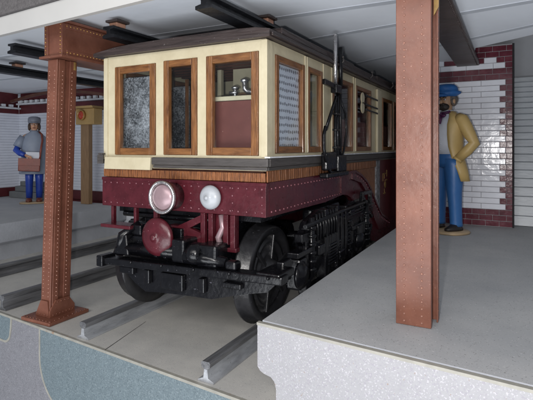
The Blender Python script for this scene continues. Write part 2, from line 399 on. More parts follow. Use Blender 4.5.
# grey siding right of the pier
b = MB(); z = .329; k = 0
while z < 1.59:
    h = .088-.045*min(1, (z-.33)/1.1)
    b.prism([(4.53, z+.004), (4.555, z), (4.6, z), (4.6, z+h), (4.558, z+h), (4.545, z+h-.006)], 'x', .0, XR)
    z += h
b.prism([(4.575, z), (4.6, z), (4.6, z+.003), (4.575, z+.003)], 'x', .0, XR)
tag(b.build('siding_wall', 'siding'), 'wall of grey horizontal siding boards at the right edge, beside the brick pier', 'wall')
b = MB(); b.box(-.75, XR, 4.602, 4.66, -1.2, 1.969); b.box(-.92, -.845, 4.41, 4.6, 0, 1.969)
struct(b.build('back_wall', 'wallg'))

# white tiled rear wall on the left (parallel with the platform edge of the train)
def tiled(name, label, axis, p, a0, a1, ledge, sgn):
    t = thing(name, label, 'wall', ((a0+a1)/2, p, .33) if axis == 'y' else (p, (a0+a1)/2, .33))
    def bx(B, u0, u1, d0, d1, z0, z1, bev=0):
        if axis == 'y': B.box(u0, u1, p+d0, p+d1, z0, z1, None, bev)
        else: B.box(p-d1, p-d0, u0, u1, z0, z1, None, bev)
    B = MB(); bx(B, a0, a1, .02, .12, 0, 1.968); B.build('wall_core', 'maroonw', t)
    B = MB(); bx(B, a0, a1, .004, .02, .45, 1.45); z = .455
    while z < 1.44:
        bx(B, a0, a1, -.004, .003, z, z+.031, .0025); z += .036
    B.build('tiling', 'tilew', t)
    B = MB(); bx(B, a0, a1, -.006, .02, .332, .449, .004); bx(B, a0, a1, -.003, .02, 1.452, ledge-.002, .003); B.build('skirting', 'maroonw', t)
    B = MB(); bx(B, a0, a1, -.05, .02, ledge, ledge+.022, .004)
    u = a0+.05
    while u < a1-.06:
        bx(B, u, u+.05, -.04, .0, ledge+.024, ledge+.06, .003); u += .11
    B.build('ledge', 'white', t)
    offset_children(t); return t
tiled('tiled_wall', 'white tiled rear wall with a maroon frieze and white ledge behind the signal post', 'y', 4.2, -6.1, -3.95, 1.58, 1)
tiled('tiled_wall', 'white tiled side wall with a maroon frieze and white ledge behind the figure with the satchel', 'x', -6.1, 1.9, 4.195, 1.52, 1)
b = MB(); b.box(-4.1, -3.55, 4.06, 4.19, -.001, 1.0)
b.box(-3.94, -3.6, 4.195, 4.3, 1.0, 1.9)
struct(b.build('end_wall', 'white'))
b = MB(); b.box(XL, XR, 7.2, 7.3, -1, 2); b.box(-3.6, -3.5, 4.3, 7.2, -.5, 2); struct(b.build('tunnel_wall', 'dark'))

# shallow arch rib above the left platform
b = MB(); pts = []
for i in range(17):
    t = i/16; pts.append((-5.9+1.75*t, 3.95, 1.60+.085*math.sin(math.pi*t)))
for i in range(16): b.bar(pts[i], pts[i+1], .03, .035)
tag(b.build('arch_rib', 'int'), 'thin brown arched rib under the ceiling above the left platform', 'arch rib')

# ------------------------------------------------------------------ rails
def rail(x, label, y1, m, top=.088, w=1.0):
    t = MB(); h = top
    half = [(.040*w, 0), (.040*w, .008), (.012*w, .020), (.008*w, h-.034), (.021*w, h-.024), (.023*w, h-.006), (.017*w, h)]
    poly = [(x+a, z+.001) for a, z in half]+[(x-a, z+.001) for a, z in half[::-1]]
    i = 4 if m == 'steel' else 0
    if i: 
        web = [(x+a, z+.001) for a, z in half[:i]]+[(x-a, z+.001) for a, z in half[:i][::-1]]
        hd = [(x+.008, h-.0325), (x+.021, h-.024), (x+.023, h-.006), (x+.017, h), (x-.017, h), (x-.023, h-.006), (x-.021, h-.024), (x-.008, h-.0325)]
        t.prism(web, 'y', fy(x)+.012, y1, 'steel'); t.prism(hd, 'y', fy(x)+.012, y1, 'raild')
    else: t.prism(poly, 'y', fy(x)+.012, y1)
    return tag(t.build('rail', m), label, 'rail', 'track rails')
rail(-1.155, 'steel running rail nearest the right platform, under the right wheels', 7.1, 'steel', .09)
rail(-1.985, 'steel running rail between the left brown column and the train, under its left wheels', 7.1, 'steel', .088)
rail(-2.775, 'dark rail just behind the foot of the left brown column', 7.1, 'raild')
rail(-3.52, 'dark rail farthest from the train, closest to the left platform', 4.05, 'raild')

# ------------------------------------------------------------------ overhead rails with clips
def overhead(x, y0, y1, label, clip=None, z=1.655):
    t = thing('overhead_rail', label, 'overhead rail', (x, y0, z), 'black rails hung under the ceiling')
    b = MB(); b.prism([(x-.045, z), (x+.045, z), (x+.045, z+.016), (x+.014, z+.022), (x+.014, z+.046), (x+.04, z+.052), (x+.04, z+.066), (x-.04, z+.066), (x-.04, z+.052), (x-.014, z+.046), (x-.014, z+.022), (x-.045, z+.016)], 'y', y0, y1)
    b.build('beam', 'blackm', t)
    if clip:
        c = MB(); c.box(x-.03, x+.03, clip-.035, clip+.035, z+.067, z+.094, 'copper', .004); c.box(x-.045, x+.045, clip-.05, clip+.05, z+.095, z+.109, 'roof', .003)
        c.build('clip', None, t)
    offset_children(t)
overhead(-2.02, 1.93, 4.1, 'black ceiling rail with a copper clip above the left end of the train roof', 2.0, 1.615)
overhead(-1.22, 1.72, 4.1, 'black ceiling rail crossing above the right corner of the train roof', 2.32, 1.615)
overhead(-3.03, 2.03, 4.1, 'short black ceiling rail just left of the left column top', None, 1.64)
overhead(-3.83, 1.9, 4.1, 'black ceiling rail at the left edge with a pale clip, beyond the left column', 2.62, 1.625)

# ------------------------------------------------------------------ columns and girders
def rivet_face(b, x0, x1, y, z0, z1, step, r, rows): 
    for f in rows: b.rivets((x0+(x1-x0)*f, y, z0), (x0+(x1-x0)*f, y, z1), step, r, (0,-1,0))
def build_left_column():
    x0, x1, y0, y1 = -2.405, -2.325, 1.815, 1.94
    t = thing('station_column', 'riveted rust brown column on a square base plate between the tracks, left side', 'column', (-2.365, 1.88, 0), 'rust brown riveted columns')
    b = MB(); b.mats = ['col']; lean = .066
    def L(x, z): return x-.030+lean*z/1.5
    def vb(xa, xb, ya, yb, z0, z1, bev=.003):
        b.hexa([(L(xa,z0),ya,z0),(L(xb,z0),ya,z0),(L(xb,z0),yb,z0),(L(xa,z0),yb,z0),(L(xa,z1),ya,z1),(L(xb,z1),ya,z1),(L(xb,z1),yb,z1),(L(xa,z1),yb,z1)], None, bev)
    vb(x0+.008, x1-.008, y0+.006, y1-.006, .012, 1.50)
    vb(x0, x1, y0-.006, y0+.005, .012, 1.50); vb(x0, x1, y1-.005, y1+.006, .012, 1.50)
    vb(x1-.007, x1+.003, y0+.006, y0+.045, .012, 1.50, .002); vb(x1-.007, x1+.003, y1-.045, y1-.006, .012, 1.50, .002)
    z = .14
    while z < 1.44:
        for xx in (x0+.018, x1-.018): b.ball((L(xx, z), y0-.006, z), .0042, 'rivet', 10, 6)
        for yy in (y0+.030, y1-.030): b.ball((L(x1, z)+.003, yy, z), .0042, 'rivet', 10, 6)
        z += .0235
    b.build('shaft', 'col', t)
    b = MB(); b.box(-2.52, -2.275, 1.745, 2.02, .0015, .022, None, .004)
    for i in range(9):
        b.ball((-2.505+.027*i, 1.757, .023), .0045, None, 8, 5); b.ball((-2.287, 1.76+.03*i, .023), .0045, None, 8, 5)
    b.build('base_plate', 'col', t)
    X0, X1 = x0-.027, x1-.027
    b = MB()
    b.prism([(1.80, .023), (1.97, .023), (1.97, .06), (1.93, .115), (1.84, .115), (1.80, .06)], 'x', X1+.004, X1+.012)
    b.prism([(X0-.035, .023), (X1+.003, .023), (X1-.01, .115), (X0+.012, .115)], 'y', y0-.015, y0-.007)
    b.prism([(X0-.055, .023), (X0-.002, .023), (X0-.002, .12), (X0-.02, .12), (X0-.05, .06)], 'y', y0+.03, y0+.042)
    b.rivets((X1+.013, 1.82, .035), (X1+.013, 1.955, .035), .022, .004, (1,0,0)); b.rivets((X1+.013, 1.85, .103), (X1+.013, 1.925, .103), .022, .004, (1,0,0))
    b.rivets((X0-.02, y0-.016, .035), (X1-.01, y0-.016, .035), .02, .004, (0,-1,0))
    b.build('gusset', 'col', t)
    b = MB(); b.box(x1+.038, x1+.043, y1-.022, y1-.008, 1.45, 1.498, None, .002); b.build('capital_clip', 'gold', t)
    offset_children(t)
build_left_column()
def build_left_girder():
    t = thing('roof_girder', 'riveted rust brown box girder on top of the left column, running back over the track', 'girder', (-2.33, 2.9, 1.5), 'rust brown roof girders')
    b = MB(); x0, x1, ya, yb = -2.390, -2.240, 1.80, 4.15
    b.box(x0, x1, ya, yb, 1.518, 1.70, None, .003)
    b.box(x0-.02, x1+.02, ya-.02, yb, 1.502, 1.517, None, .003); b.box(x0-.015, x1+.018, ya-.015, yb, 1.701, 1.716, None, .003)
    b.box(x1-.004, x1+.004, ya+.03, yb, 1.519, 1.55, None, .002); b.box(x1-.004, x1+.004, ya+.03, yb, 1.668, 1.699, None, .002)
    b.box(x0+.03, x0+.042, ya-.006, ya, 1.52, 1.698, None, .001)
    b.build('box_beam', 'col', t)
    for z in (1.534, 1.684):
        b = MB(); b.rivets((x1+.005, ya+.03, z), (x1+.005, 3.6, z), .024, .0045, (1,0,0)); b.build('rivet_row', 'rivg', t)
    for x in (x0+.015, x1-.012):
        b = MB(); b.rivets((x, ya-.001, 1.53), (x, ya-.001, 1.69), .022, .004, (0,-1,0)); b.build('rivet_row', 'rivg', t)
    offset_children(t)
build_left_girder()
def build_right_column():
    t = thing('station_column', 'riveted rust brown column standing on the right platform near its front edge', 'column', (-.33, 1.87, .33), 'rust brown riveted columns')
    x0, x1 = -.396, -.268; yf, yb = 1.815, 1.915
    b = MB(); b.mats = ['col']; z0, z1 = .3295, 1.70
    b.box(x0, x1, yf, yf+.011, z0, z1, None, .002); b.box(x0+.004, x1+.014, yb, yb+.011, z0+.002, z1, None, .002)
    b.box((x0+x1)/2-.025, (x0+x1)/2+.025, yf+.011, yb, z0, z1)
    b.box(x1-.006, x1+.0, yf+.0112, yf+.026, z0, z1, None, .001); b.box(x1+.008, x1+.014, yb-.022, yb-.0005, z0, z1, None, .001)
    z = .345
    while z < 1.68:
        for xx in (x0+.031, x1-.033): b.ball((xx, yf-.0005, z), .0042, 'rivet', 10, 6)
        for yy in (yb-.008,): b.ball((x1+.0135, yy, z), .0026, None, 6, 4)
        z += .0262
    b.build('shaft', 'col', t)
    b = MB(); b.prism([(x1+.001, 1.50), (x1+.018, 1.53), (x1+.022, 1.70), (x1+.001, 1.70)], 'y', yb-.04, yb-.03)
    b.build('bracket', 'gold', t); offset_children(t)
build_right_column()
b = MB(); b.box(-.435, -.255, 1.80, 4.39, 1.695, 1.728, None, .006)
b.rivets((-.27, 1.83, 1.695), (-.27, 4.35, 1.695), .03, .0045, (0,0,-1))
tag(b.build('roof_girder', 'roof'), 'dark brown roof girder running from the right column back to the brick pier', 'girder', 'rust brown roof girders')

# ------------------------------------------------------------------ train car
tr = thing('train_car', 'cream and maroon underground train car with wood framed windows, standing at the platform', 'train car', (-1.556, 1.97, 0))
TX0, TX1, TY0, TY1 = -2.083, -1.033, 1.965, 6.4
WT = .03
def wall_with_holes(B, axis, p, a0, a1, z0, z1, holes):
    # holes sorted along a: (a0,a1,z0,z1)
    cur = a0
    def bx(u0, u1, w0, w1):
        if u1-u0 < 1e-4 or w1-w0 < 1e-4: return
        if axis == 'y': B.box(u0, u1, p, p+WT, w0, w1)
        else: B.box(min(p, p+WX), max(p, p+WX), u0, u1, w0, w1)
    for h in holes:
        bx(cur, h[0], z0, z1); bx(h[0], h[1], z0, h[2]); bx(h[0], h[1], h[3], z1); cur = h[1]
    bx(cur, a1, z0, z1)
fh = [(-2.000, -1.704, .955, 1.452), (-1.649, -1.430, .957, 1.458), (-1.375, -1.072, .957, 1.458)]
sh = [(2.057, 2.417, .967, 1.455), (2.462, 2.692, .967, 1.458), (2.875, 3.310, .967, 1.460), (3.380, 3.800, .967, 1.458), (4.176, 4.55, .967, 1.44), (4.62, 5.0, .967, 1.44), (5.1, 5.5, .967, 1.44)]
lh = [(2.10, 2.45, .967, 1.455), (2.55, 2.95, .967, 1.455), (3.05, 3.45, .967, 1.455), (3.55, 3.95, .967, 1.455), (4.2, 4.6, .967, 1.44)]
b = MB()
wall_with_holes(b, 'y', TY0, TX0+.0, TX1, .885, 1.512, fh)
WX = -WT; wall_with_holes(b, 'x', TX1, TY0+WT, TY1, .885, 1.512, sh)
WX = WT; wall_with_holes(b, 'x', TX0, TY0+WT, TY1, .885, 1.512, lh)
b.box(TX0, TX1, TY1-.03, TY1-.001, .6, 1.5)
# raised corner posts and rails of the cream panelling
b.box(TX0-.004, TX0+.026, TY0-.006, TY0-.0005, .93, 1.508, None, .002); b.box(TX1-.026, TX1+.004, TY0-.006, TY0-.0005, .95, 1.508, None, .002)
b.box(TX1+.0005, TX1+.007, TY0-.005, TY0+.055, .95, 1.508, None, .002)
for y in (2.425, 2.455, 2.71, 2.86, 3.32, 3.37): b.box(TX1+.0005, TX1+.008, y-.006, y+.006, .968, 1.508, None, .002)
b.box(TX1+.0005, TX1+.022, 3.95, 4.08, .955, 1.49, None, .004)
b.build('body_shell', 'cream', tr)
# windows
def window(axis, p, out, h, fw, pane='glass', infill=None, fwb=None):
    a0, a1, z0, z1 = h; fwb = fwb or fw; e = .0015
    def bx(B, u0, u1, w0, w1, d0, d1, bev=.003, m=None):
        if axis == 'y': B.box(u0, u1, p+out*d0, p+out*d1, w0, w1, m, bev)
        else: B.box(p+out*d0, p+out*d1, u0, u1, w0, w1, m, bev)
    B = MB()
    bx(B, a0+e, a0+fw, z0+e, z1-e, .008, -.022, m='wood'); bx(B, a1-fw, a1-e, z0+e, z1-e, .008, -.022, m='wood')
    bx(B, a0+fw+.0005, a1-fw-.0005, z0+e, z0+fwb, .007, -.022, m='woodh'); bx(B, a0+fw+.0005, a1-fw-.0005, z1-fw, z1-e, .007, -.022, m='woodh')
    o = B.build('window', None, tr)
    B = MB(); bx(B, a0+fw+.0008, a1-fw-.0008, z0+fwb+.0008, z1-fw-.0008, -.010, -.0125, 0); B.build('pane', 'glass', o)
    if infill:
        B = MB(); bx(B, a0+fw+.002, a1-fw-.002, z0+fwb+.002, z1-fw-(.03 if infill == 'speckle' else .002), -.018, -.024, 0); B.build('blind' if infill == 'speckle' else 'lace_screen', infill, o)
    return o
window('y', TY0, -1, fh[0], .040, infill=None); window('y', TY0, -1, fh[1], .036); window('y', TY0, -1, fh[2], .040)
for i, h in enumerate(sh): window('x', TX1, 1, h, .030 if i else .032, infill='lace' if i == 0 else None, fwb=.035)
for h in lh: window('x', TX0, -1, h, .032)
# speckled board behind the first front window
b = MB(); b.box(-1.99, -1.735, 2.005, 2.011, .97, 1.392); b.build('speckled_board', 'speckle', tr)
b = MB(); b.box(-1.86, -1.70, 2.25, 2.256, .97, 1.36, 'speckle'); b.box(-1.72, -1.70, 2.24, 2.2495, .97, 1.40, 'wood'); b.build('speckled_board', None, tr)  # second board stands in for the speckle reflected inside the middle window
# interior
b = MB(); b.box(TX0+.032, TX1-.032, TY0+.032, TY1-.04, .86, .884); b.build('floor', 'int', tr)
b = MB()
for i in range(48):
    y = 2.03+.085*i; b.box(TX0+.035, TX1-.035, y, y+.03, 1.475, 1.495, 'int')
b.box(TX0+.032, TX1-.032, TY0+.032, TY1-.04, 1.497, 1.505, 'cream'); b.build('ceiling_slats', 'int', tr)
b = MB(); b.box(TX0+.032, TX1-.032, 2.85, 2.87, .885, 1.23, 'cream'); b.box(TX0+.032, -1.75, 2.85, 2.87, 1.232, 1.468, 'cream'); b.box(-1.45, TX1-.032, 2.85, 2.87, 1.232, 1.468, 'cream')
b.box(-1.60, -1.57, 2.40, 2.425, .885, 1.468, 'cream'); b.box(-1.69, -1.66, 2.40, 2.425, .885, 1.30, 'int')
b.build('cab_partition', None, tr)
b = MB(); b.box(-1.365, -1.075, 2.02, 2.034, .90, 1.232, 'seat'); b.box(-1.37, -1.07, 2.008, 2.04, 1.234, 1.256, 'cream', .003); b.build('driver_desk', None, tr)
b = MB(); b.box(-1.38, -1.07, 2.20, 2.42, 1.20, 1.222, 'black'); b.box(-1.50, -1.066, 2.421, 2.428, 1.20, 1.298, 'dark'); b.box(-1.50, -1.066, 2.419, 2.432, 1.30, 1.325, 'oak'); b.box(-1.50, -1.066, 2.423, 2.43, 1.327, 1.468, 'cream')
b.build('cab_shelf', None, tr)
b = MB(); y = 2.12; x = -1.30
b.tube([(x, y, 1.22), (x, y, 1.315)], .010, 10); b.lathe((x, y, 1.30), (0, 0, 1), [(0, .008), (.005, .019), (.013, .021), (.02, .012), (.024, .002)], 16); b.tube([(x-.03, y-.01, 1.285), (x+.014, y, 1.285)], .009, 8)
b.build('brake_valve', 'silver', tr)
b = MB(); b.tube([(-1.185, y, 1.22), (-1.185, y, 1.272), (-1.20, y, 1.284), (-1.225, y, 1.288), (-1.240, y, 1.30), (-1.243, y, 1.34)], .013, 12); b.lathe((-1.243, y, 1.335), (0, 0, 1), [(0, .010), (.004, .020), (.016, .021), (.022, .012), (.026, .002)], 16)
b.build('brake_valve', 'silver', tr)
# seats inside the saloon
for sx in (-1, 1):
    b = MB(); xc = -1.556+sx*.40
    b.box(xc-.08, xc+.08, 3.0, 6.2, .89, 1.0, None, .02); b.box(xc+sx*.05, xc+sx*.09, 3.0, 6.2, 1.0, 1.2, None, .015); b.build('bench_seat', 'seat', tr)
# pale shield in fourth side window and grab bars
b = MB()
for dz, r in ((1.37, .045), (1.30, .045)): b.lathe((TX1+.016, 3.50, dz), (1, 0, 0), [(0, r), (.006, r), (.008, r-.004)], 20)
b.build('shield_plate', 'cream', tr)
b = MB()
for z in (1.33, 1.29, 1.40): b.bar((TX1+.02, 3.56, z), (TX1+.02, 3.94, z-.01), .012, .014, None, .003)
b.build('door_bar', 'black', tr)
# cill band, slats, beam
b = MB()
b.box(-1.718, TX1+.02, TY0-.022, TY0-.0008, .905, .945, None, .005); b.box(-1.715, TX1+.012, TY0-.013, TY0-.0008, .888, .904, None, .003)
b.box(TX1+.001, TX1+.022, TY0+.0, TY1-.3, .905, .945, None, .005); b.box(TX1+.001, TX1+.014, TY0+.0, TY1-.3, .888, .904, None, .003)
b.box(TX0-.022, TX0-.001, TY0, TY1-.3, .905, .945, None, .005)
b.build('waist_band', 'cill', tr)
b = MB(); b.box(TX1+.001, TX1+.03, TY0-.02, TY1-.3, .947, .954, None, .002); b.build('window_ledge', 'white', tr)
b = MB(); b.hexa([(-2.06, TY0-.03, .876), (-1.722, TY0-.03, .876), (-1.722, TY0-.008, .876), (-2.06, TY0-.008, .876), (-2.06, TY0-.024, .945), (-1.722, TY0-.024, .945), (-1.722, TY0-.008, .945), (-2.06, TY0-.008, .945)], None, .003); b.build('hatch_cover', 'cream', tr)
b = MB(); b.box(-2.108, -2.063, TY0-.034, TY0-.0305, .905, .955, None, .001); b.box(-2.108, -2.086, TY0-.030, TY0+.02, .905, .955, None, .006); b.box(-2.105, -2.070, TY0-.033, TY0-.007, .956, .966, None, .004); b.build('corner_bracket', 'cill', tr)
b = MB(); x = TX0-.002
while x < TX1-.005:
    w = random.uniform(.018, .026); b.box(x, min(x+w, TX1+.004)-.0015, TY0-.007-random.uniform(0, .002), TY0-.0008, .832, .875, None, .0015); x += w
y = TY0
while y < 3.95:
    w = random.uniform(.020, .028); b.box(TX1+.0008, TX1+.008+random.uniform(0, .002), y, y+w-.0015, .832, .886, None, .0015); y += w
b.box(TX0+.005, TX1-.005, TY0+.0005, 6.3, .832, .859, None)
b.build('slat_band', 'slat', tr)
b = MB(); b.box(TX0-.006, TX1+.006, TY0-.014, TY0+.02, .667, .830, None, .003)
b.box(TX0-.006, TX1+.010, TY0-.018, TY0-.0142, .813, .829, None, .001)
b.box(-1.053, TX1+.008, TY0-.019, TY0-.0142, .668, .812, None, .001)
b.mats = ['maroon']
for z in (.688, .800): b.rivets((TX0+.02, TY0-.016, z), (TX1-.05, TY0-.016, z), .046, .0048, (0,-1,0), 'rivm')
b.rivets((TX1-.012, TY0-.020, .69), (TX1-.012, TY0-.020, .80), .036, .0048, (0,-1,0), 'rivm'); b.rivets((-1.46, TY0-.016, .69), (-1.46, TY0-.016, .80), .036, .0048, (0,-1,0), 'rivm'); b.rivets((-1.21, TY0-.016, .69), (-1.21, TY0-.016, .80), .036, .0048, (0,-1,0), 'rivm')
b.build('buffer_beam', 'maroon', tr)
goose_t = [(TY0+.021, .830), (3.02, .830), (3.30, .832), (3.46, .795), (3.60, .74), (3.71, .672), (3.88, .545), (4.06, .428), (4.35, .34), (6.3, .335)]
goose_b = [(6.3, .20), (3.95, .20), (3.80, .24), (3.68, .31), (3.60, .36), (3.515, .412), (3.42, .51), (3.337, .584), (3.25, .64), (3.174, .664), (3.08, .676), (2.98, .672), (2.74, .66), (2.5, .662), (TY0+.021, .667)]
for s in (1, -1):
    xa = TX1+.006 if s > 0 else TX0-.006
    b = MB(); b.mats = ['maroon']; b.prism(goose_t+goose_b, 'x', xa-s*.03, xa, None)
    b.prism([(3.25, .829), (3.30, .829), (3.46, .792), (3.60, .737), (3.71, .669), (3.88, .542), (4.06, .425), (4.35, .337), (4.35, .28), (3.98, .30), (3.84, .41), (3.70, .55), (3.60, .65), (3.46, .73), (3.25, .77)], 'x', xa+s*.0005, xa+s*.016, None)
    # raised lip that follows the upper edge
    for i in range(1, len(goose_t)-2):
        a, c = goose_t[i], goose_t[i+1]; b.bar((xa+s*.010, a[0], a[1]-.008), (xa+s*.010, c[0], c[1]-.008), .026, .016)
    for z in (.688, .800): b.rivets((xa+s*.001, TY0+.04, z), (xa+s*.001, 3.0, z), .046, .0048, (s,0,0), 'rivm')
    for i in range(2, 8):
        a, c = goose_t[i], goose_t[i+1]; b.rivets((xa+s*.0165, a[0], a[1]-.035), (xa+s*.0165, c[0], c[1]-.035), .05, .0048, (s,0,0), 'rivm')
    b.bar((xa+s*.004, 3.02, .69), (xa+s*.004, 3.02, .80), .014, .012, 'maroon')
    b.build('side_beam', 'maroon', tr)
b = MB(); y = 3.36
while y < 3.93:
    b.box(TX1-.024, TX1-.002, y, y+.028, .62 if y < 3.5 else .42, .83, None, .002); y += .03
b.build('lower_side_panel', 'slat', tr)
b = MB(); b.box(TX1-.02, TX1+.012, 3.94, 4.06, .42, .887, None, .006); b.build('ornate_strip', 'ornate', tr)
b = MB(); b.box(TX1-.022, TX1+.003, 4.065, 6.3, .30, .885, None, .004); b.box(TX0-.002, TX0+.02, 3.4, 6.3, .30, .83, None, .004); b.build('rear_panel', 'maroonw', tr)
b = MB()
for (y, z, w, h) in ((4.20, .76, .10, .012), (4.19, .73, .012, .07), (4.24, .74, .012, .05), (4.27, .70, .08, .012), (4.33, .76, .012, .06), (4.24, .60, .012, .05), (4.20, .585, .09, .010)):
    b.box(TX1+.0035, TX1+.006, y, y+w, z-h/2, z+h/2, None, .001)
b.lathe((TX1+.0035, 4.27, .66), (1,0,0), [(0, .03), (.003, .03)], 16)
b.build('gold_marking', 'gold', tr)
# roof
b = MB()
prof = [(TX0-.055, 1.514), (TX0-.055, 1.535), (TX0+.10, 1.555), (TX0+.24, 1.562), (-1.556, 1.566), (TX1-.15, 1.566), (TX1-.04, 1.562), (TX1+.035, 1.548), (TX1+.035, 1.514)]
b.prism(prof, 'y', TY0-.035, TY1, None)
b.prism([(p[0]*.985-.023, p[1]+.006 if i not in (0, 8) else p[1]+.03) for i, p in enumerate(prof)], 'y', TY0-.018, TY1, None)
b.box(TX1+.036, TX1+.046, TY0-.02, TY1, 1.520, 1.536, None, .003)
x = TX1-.02; y = 2.1
while y < 6:
    l = random.uniform(.3, .7); b.box(TX1-.06, TX1+.012+random.uniform(-.012, .012), y, y+l-.02, 1.56, 1.592+random.uniform(0, .012), None, .003); y += l
b.build('roof', 'roof', tr)
for y in (2.9, 3.6, 4.3):
    b = MB(); b.tube([(TX1+.046, y, 1.53), (TX1+.07, y, 1.55), (TX1+.065, y, 1.575)], .005, 8); b.ball((TX1+.065, y, 1.577), .008, None, 8, 6); b.build('gutter_hook', 'cill', tr)
# head lamp left: drum, rim, lens
hl = MB(); cx, cz = -1.572, .745
hl.lathe((cx, TY0-.015, cz), (0, -1, 0), [(0, .070), (.06, .074), (.085, .076)], 36); o = hl.build('headlight', 'maroon', tr)
b = MB(); b.lathe((cx, TY0-.100, cz), (0, -1, 0), [(.0, .074), (-.002, .083), (.012, .085), (.019, .079), (.015, .070), (.0, .066)], 36, cap=False); b.build('rim', 'silver', o)
b = MB(); b.lathe((cx, TY0-.099, cz), (0, -1, 0), [(0, .067), (.010, .060), (.019, .042), (.024, .02), (.025, .001)], 32); b.build('lens', 'lens', o)
b = MB(); b.lathe((-1.330, TY0-.0145, .750), (0, -1, 0), [(0, .05), (.012, .060), (.022, .060), (.036, .048), (.044, .030), (.048, .013), (.053, .011), (.058, .006), (.060, .001)], 32)
b.build('headlight', 'lampw', tr)
# buffer
b = MB(); bc = (-1.612, 1.86, .540)
b.tube([(bc[0], 1.875, bc[2]), (bc[0], 2.12, bc[2])], [.03, .034], 16); b.box(bc[0]-.045, bc[0]+.045, 2.0, 2.1, bc[2]-.04, bc[2]+.04, None, .006); o = b.build('buffer', 'maroon', tr)
b = MB(); b.lathe((bc[0], 1.885, bc[2]), (0, -1, 0), [(0, .075), (.004, .096), (.016, .099), (.026, .094), (.036, .07), (.042, .035), (.044, .018), (.052, .016), (.056, .008), (.057, .001)], 40); b.build('buffer_head', 'maroon', o)
# hanging brackets
b = MB()
b.box(-2.03, -2.012, 1.96, 1.985, .56, .666, None, .003); b.box(-1.86, -1.842, 1.96, 1.985, .56, .666, None, .003); b.box(-2.05, -1.83, 1.90, 2.0, .553, .572, None, .004); b.build('foot_step', 'maroon', tr)
b = MB()
for x in (-1.70, -1.392, -1.345, -1.255, -1.215): b.box(x-.014, x+.014, 1.955, 1.98, .50 if x > -1.6 else .60, .666, None, .003)
b.box(-1.405, -1.19, 1.95, 1.985, .485, .506, None, .003)
b.prism([(-1.60, .565), (-1.40, .655), (-1.40, .62), (-1.47, .585), (-1.40, .565), (-1.40, .51), (-1.60, .53)], 'y', 1.95, 1.975, None)
b.box(-1.34, -1.21, 1.99, 2.01, .50, .66, None, .003)
b.build('hanger_bracket', 'maroon', tr)
b = MB(); b.tube([(-1.29, 1.975, .66), (-1.275, 1.965, .60), (-1.30, 1.96, .55), (-1.285, 1.96, .51)], .016, 10); b.build('air_hose', 'lens', tr)
# underframe dark structure
b = MB(); b.box(TX0+.06, TX1-.06, 2.02, 6.3, .63, .664); b.box(TX0+.22, TX1-.22, 2.05, 2.5, .56, .625, None, .01)
b.tube([(TX0+.1, 2.02, .62), (TX1-.24, 2.02, .62)], .016, 10); b.tube([(TX0+.1, 2.06, .56), (TX1-.24, 2.06, .565)], .013, 10)
b.build('underframe', 'black', tr)
# bogie
def wheel(x, y, s, par):
    zc_ = .338; r = .247
    o = MB(); o.lathe((x-s*.05, y, zc_), (s, 0, 0), [(0, r-.035), (0, r+.016), (.012, r+.018), (.022, r+.002), (.075, r), (.082, r-.008), (.082, r-.040), (.060, r-.046), (.060, .175), (.070, .172), (.070, .158), (.058, .154), (.058, .12), (.068, .115), (.064, .10), (.078, .07), (.10, .066), (.112, .05), (.116, .02), (.116, .001)], 48)
    return o
bg = MB(); ax = [2.20, 3.22]
for y in ax:
    for s, x in ((1, -1.155), (-1, -1.965)):
        w = wheel(x, y, s, None)
        for i in range(6):
            t = i*math.pi/3+.3; w.bar((x+s*.016, y+.07*math.cos(t), .338+.07*math.sin(t)), (x+s*.016, y+.20*math.cos(t), .338+.20*math.sin(t)), .024, .022, None, .004)
        wo = w.build('wheel', 'wheel', tr)
    a = MB(); a.tube([(-1.95, y, .338), (-1.17, y, .338)], .035, 14); a.lathe((-1.7, y, .338), (1, 0, 0), [(0, .10), (.2, .10)], 24); a.build('axle', 'black', tr)
# headstock bar (front shoe beam) with belly
hz = lambda x: .405+.030*(x+1.97)/1.08
HB = [(-1.955, hz(-1.955)-.036), (-1.85, .362), (-1.815, .318), (-1.76, .285), (-1.695, .248), (-1.54, .262), (-1.28, .270), (-1.12, .315), (-.98, .345), (-.93, hz(-.93)-.039)]
b = MB()
b.hexa([(-1.97, 1.825, hz(-1.97)-.035), (-.885, 1.825, hz(-.885)-.038), (-.885, 1.90, hz(-.885)-.038), (-1.97, 1.90, hz(-1.97)-.035), (-1.97, 1.825, hz(-1.97)), (-.885, 1.825, hz(-.885)), (-.885, 1.90, hz(-.885)), (-1.97, 1.90, hz(-1.97))], None, .006)
b.prism(HB, 'y', 1.868, 1.905, None, .006)
b.rivets((-1.95, 1.824, .40), (-.95, 1.824, .425), .20, .009, (0,-1,0))
for x, w_, z_ in ((-1.66, .018, .30), (-1.32, .018, .30), (-1.50, .07, .29), (-1.80, .05, .335), (-1.15, .05, .345)): b.box(x-w_, x+w_, 1.840, 1.867, z_, .372, None, .006)
b.box(-1.985, -1.94, 1.81, 1.91, hz(-1.97)-.045, hz(-1.97)+.014, None, .006)
b.build('bogie_headstock', 'black', tr)
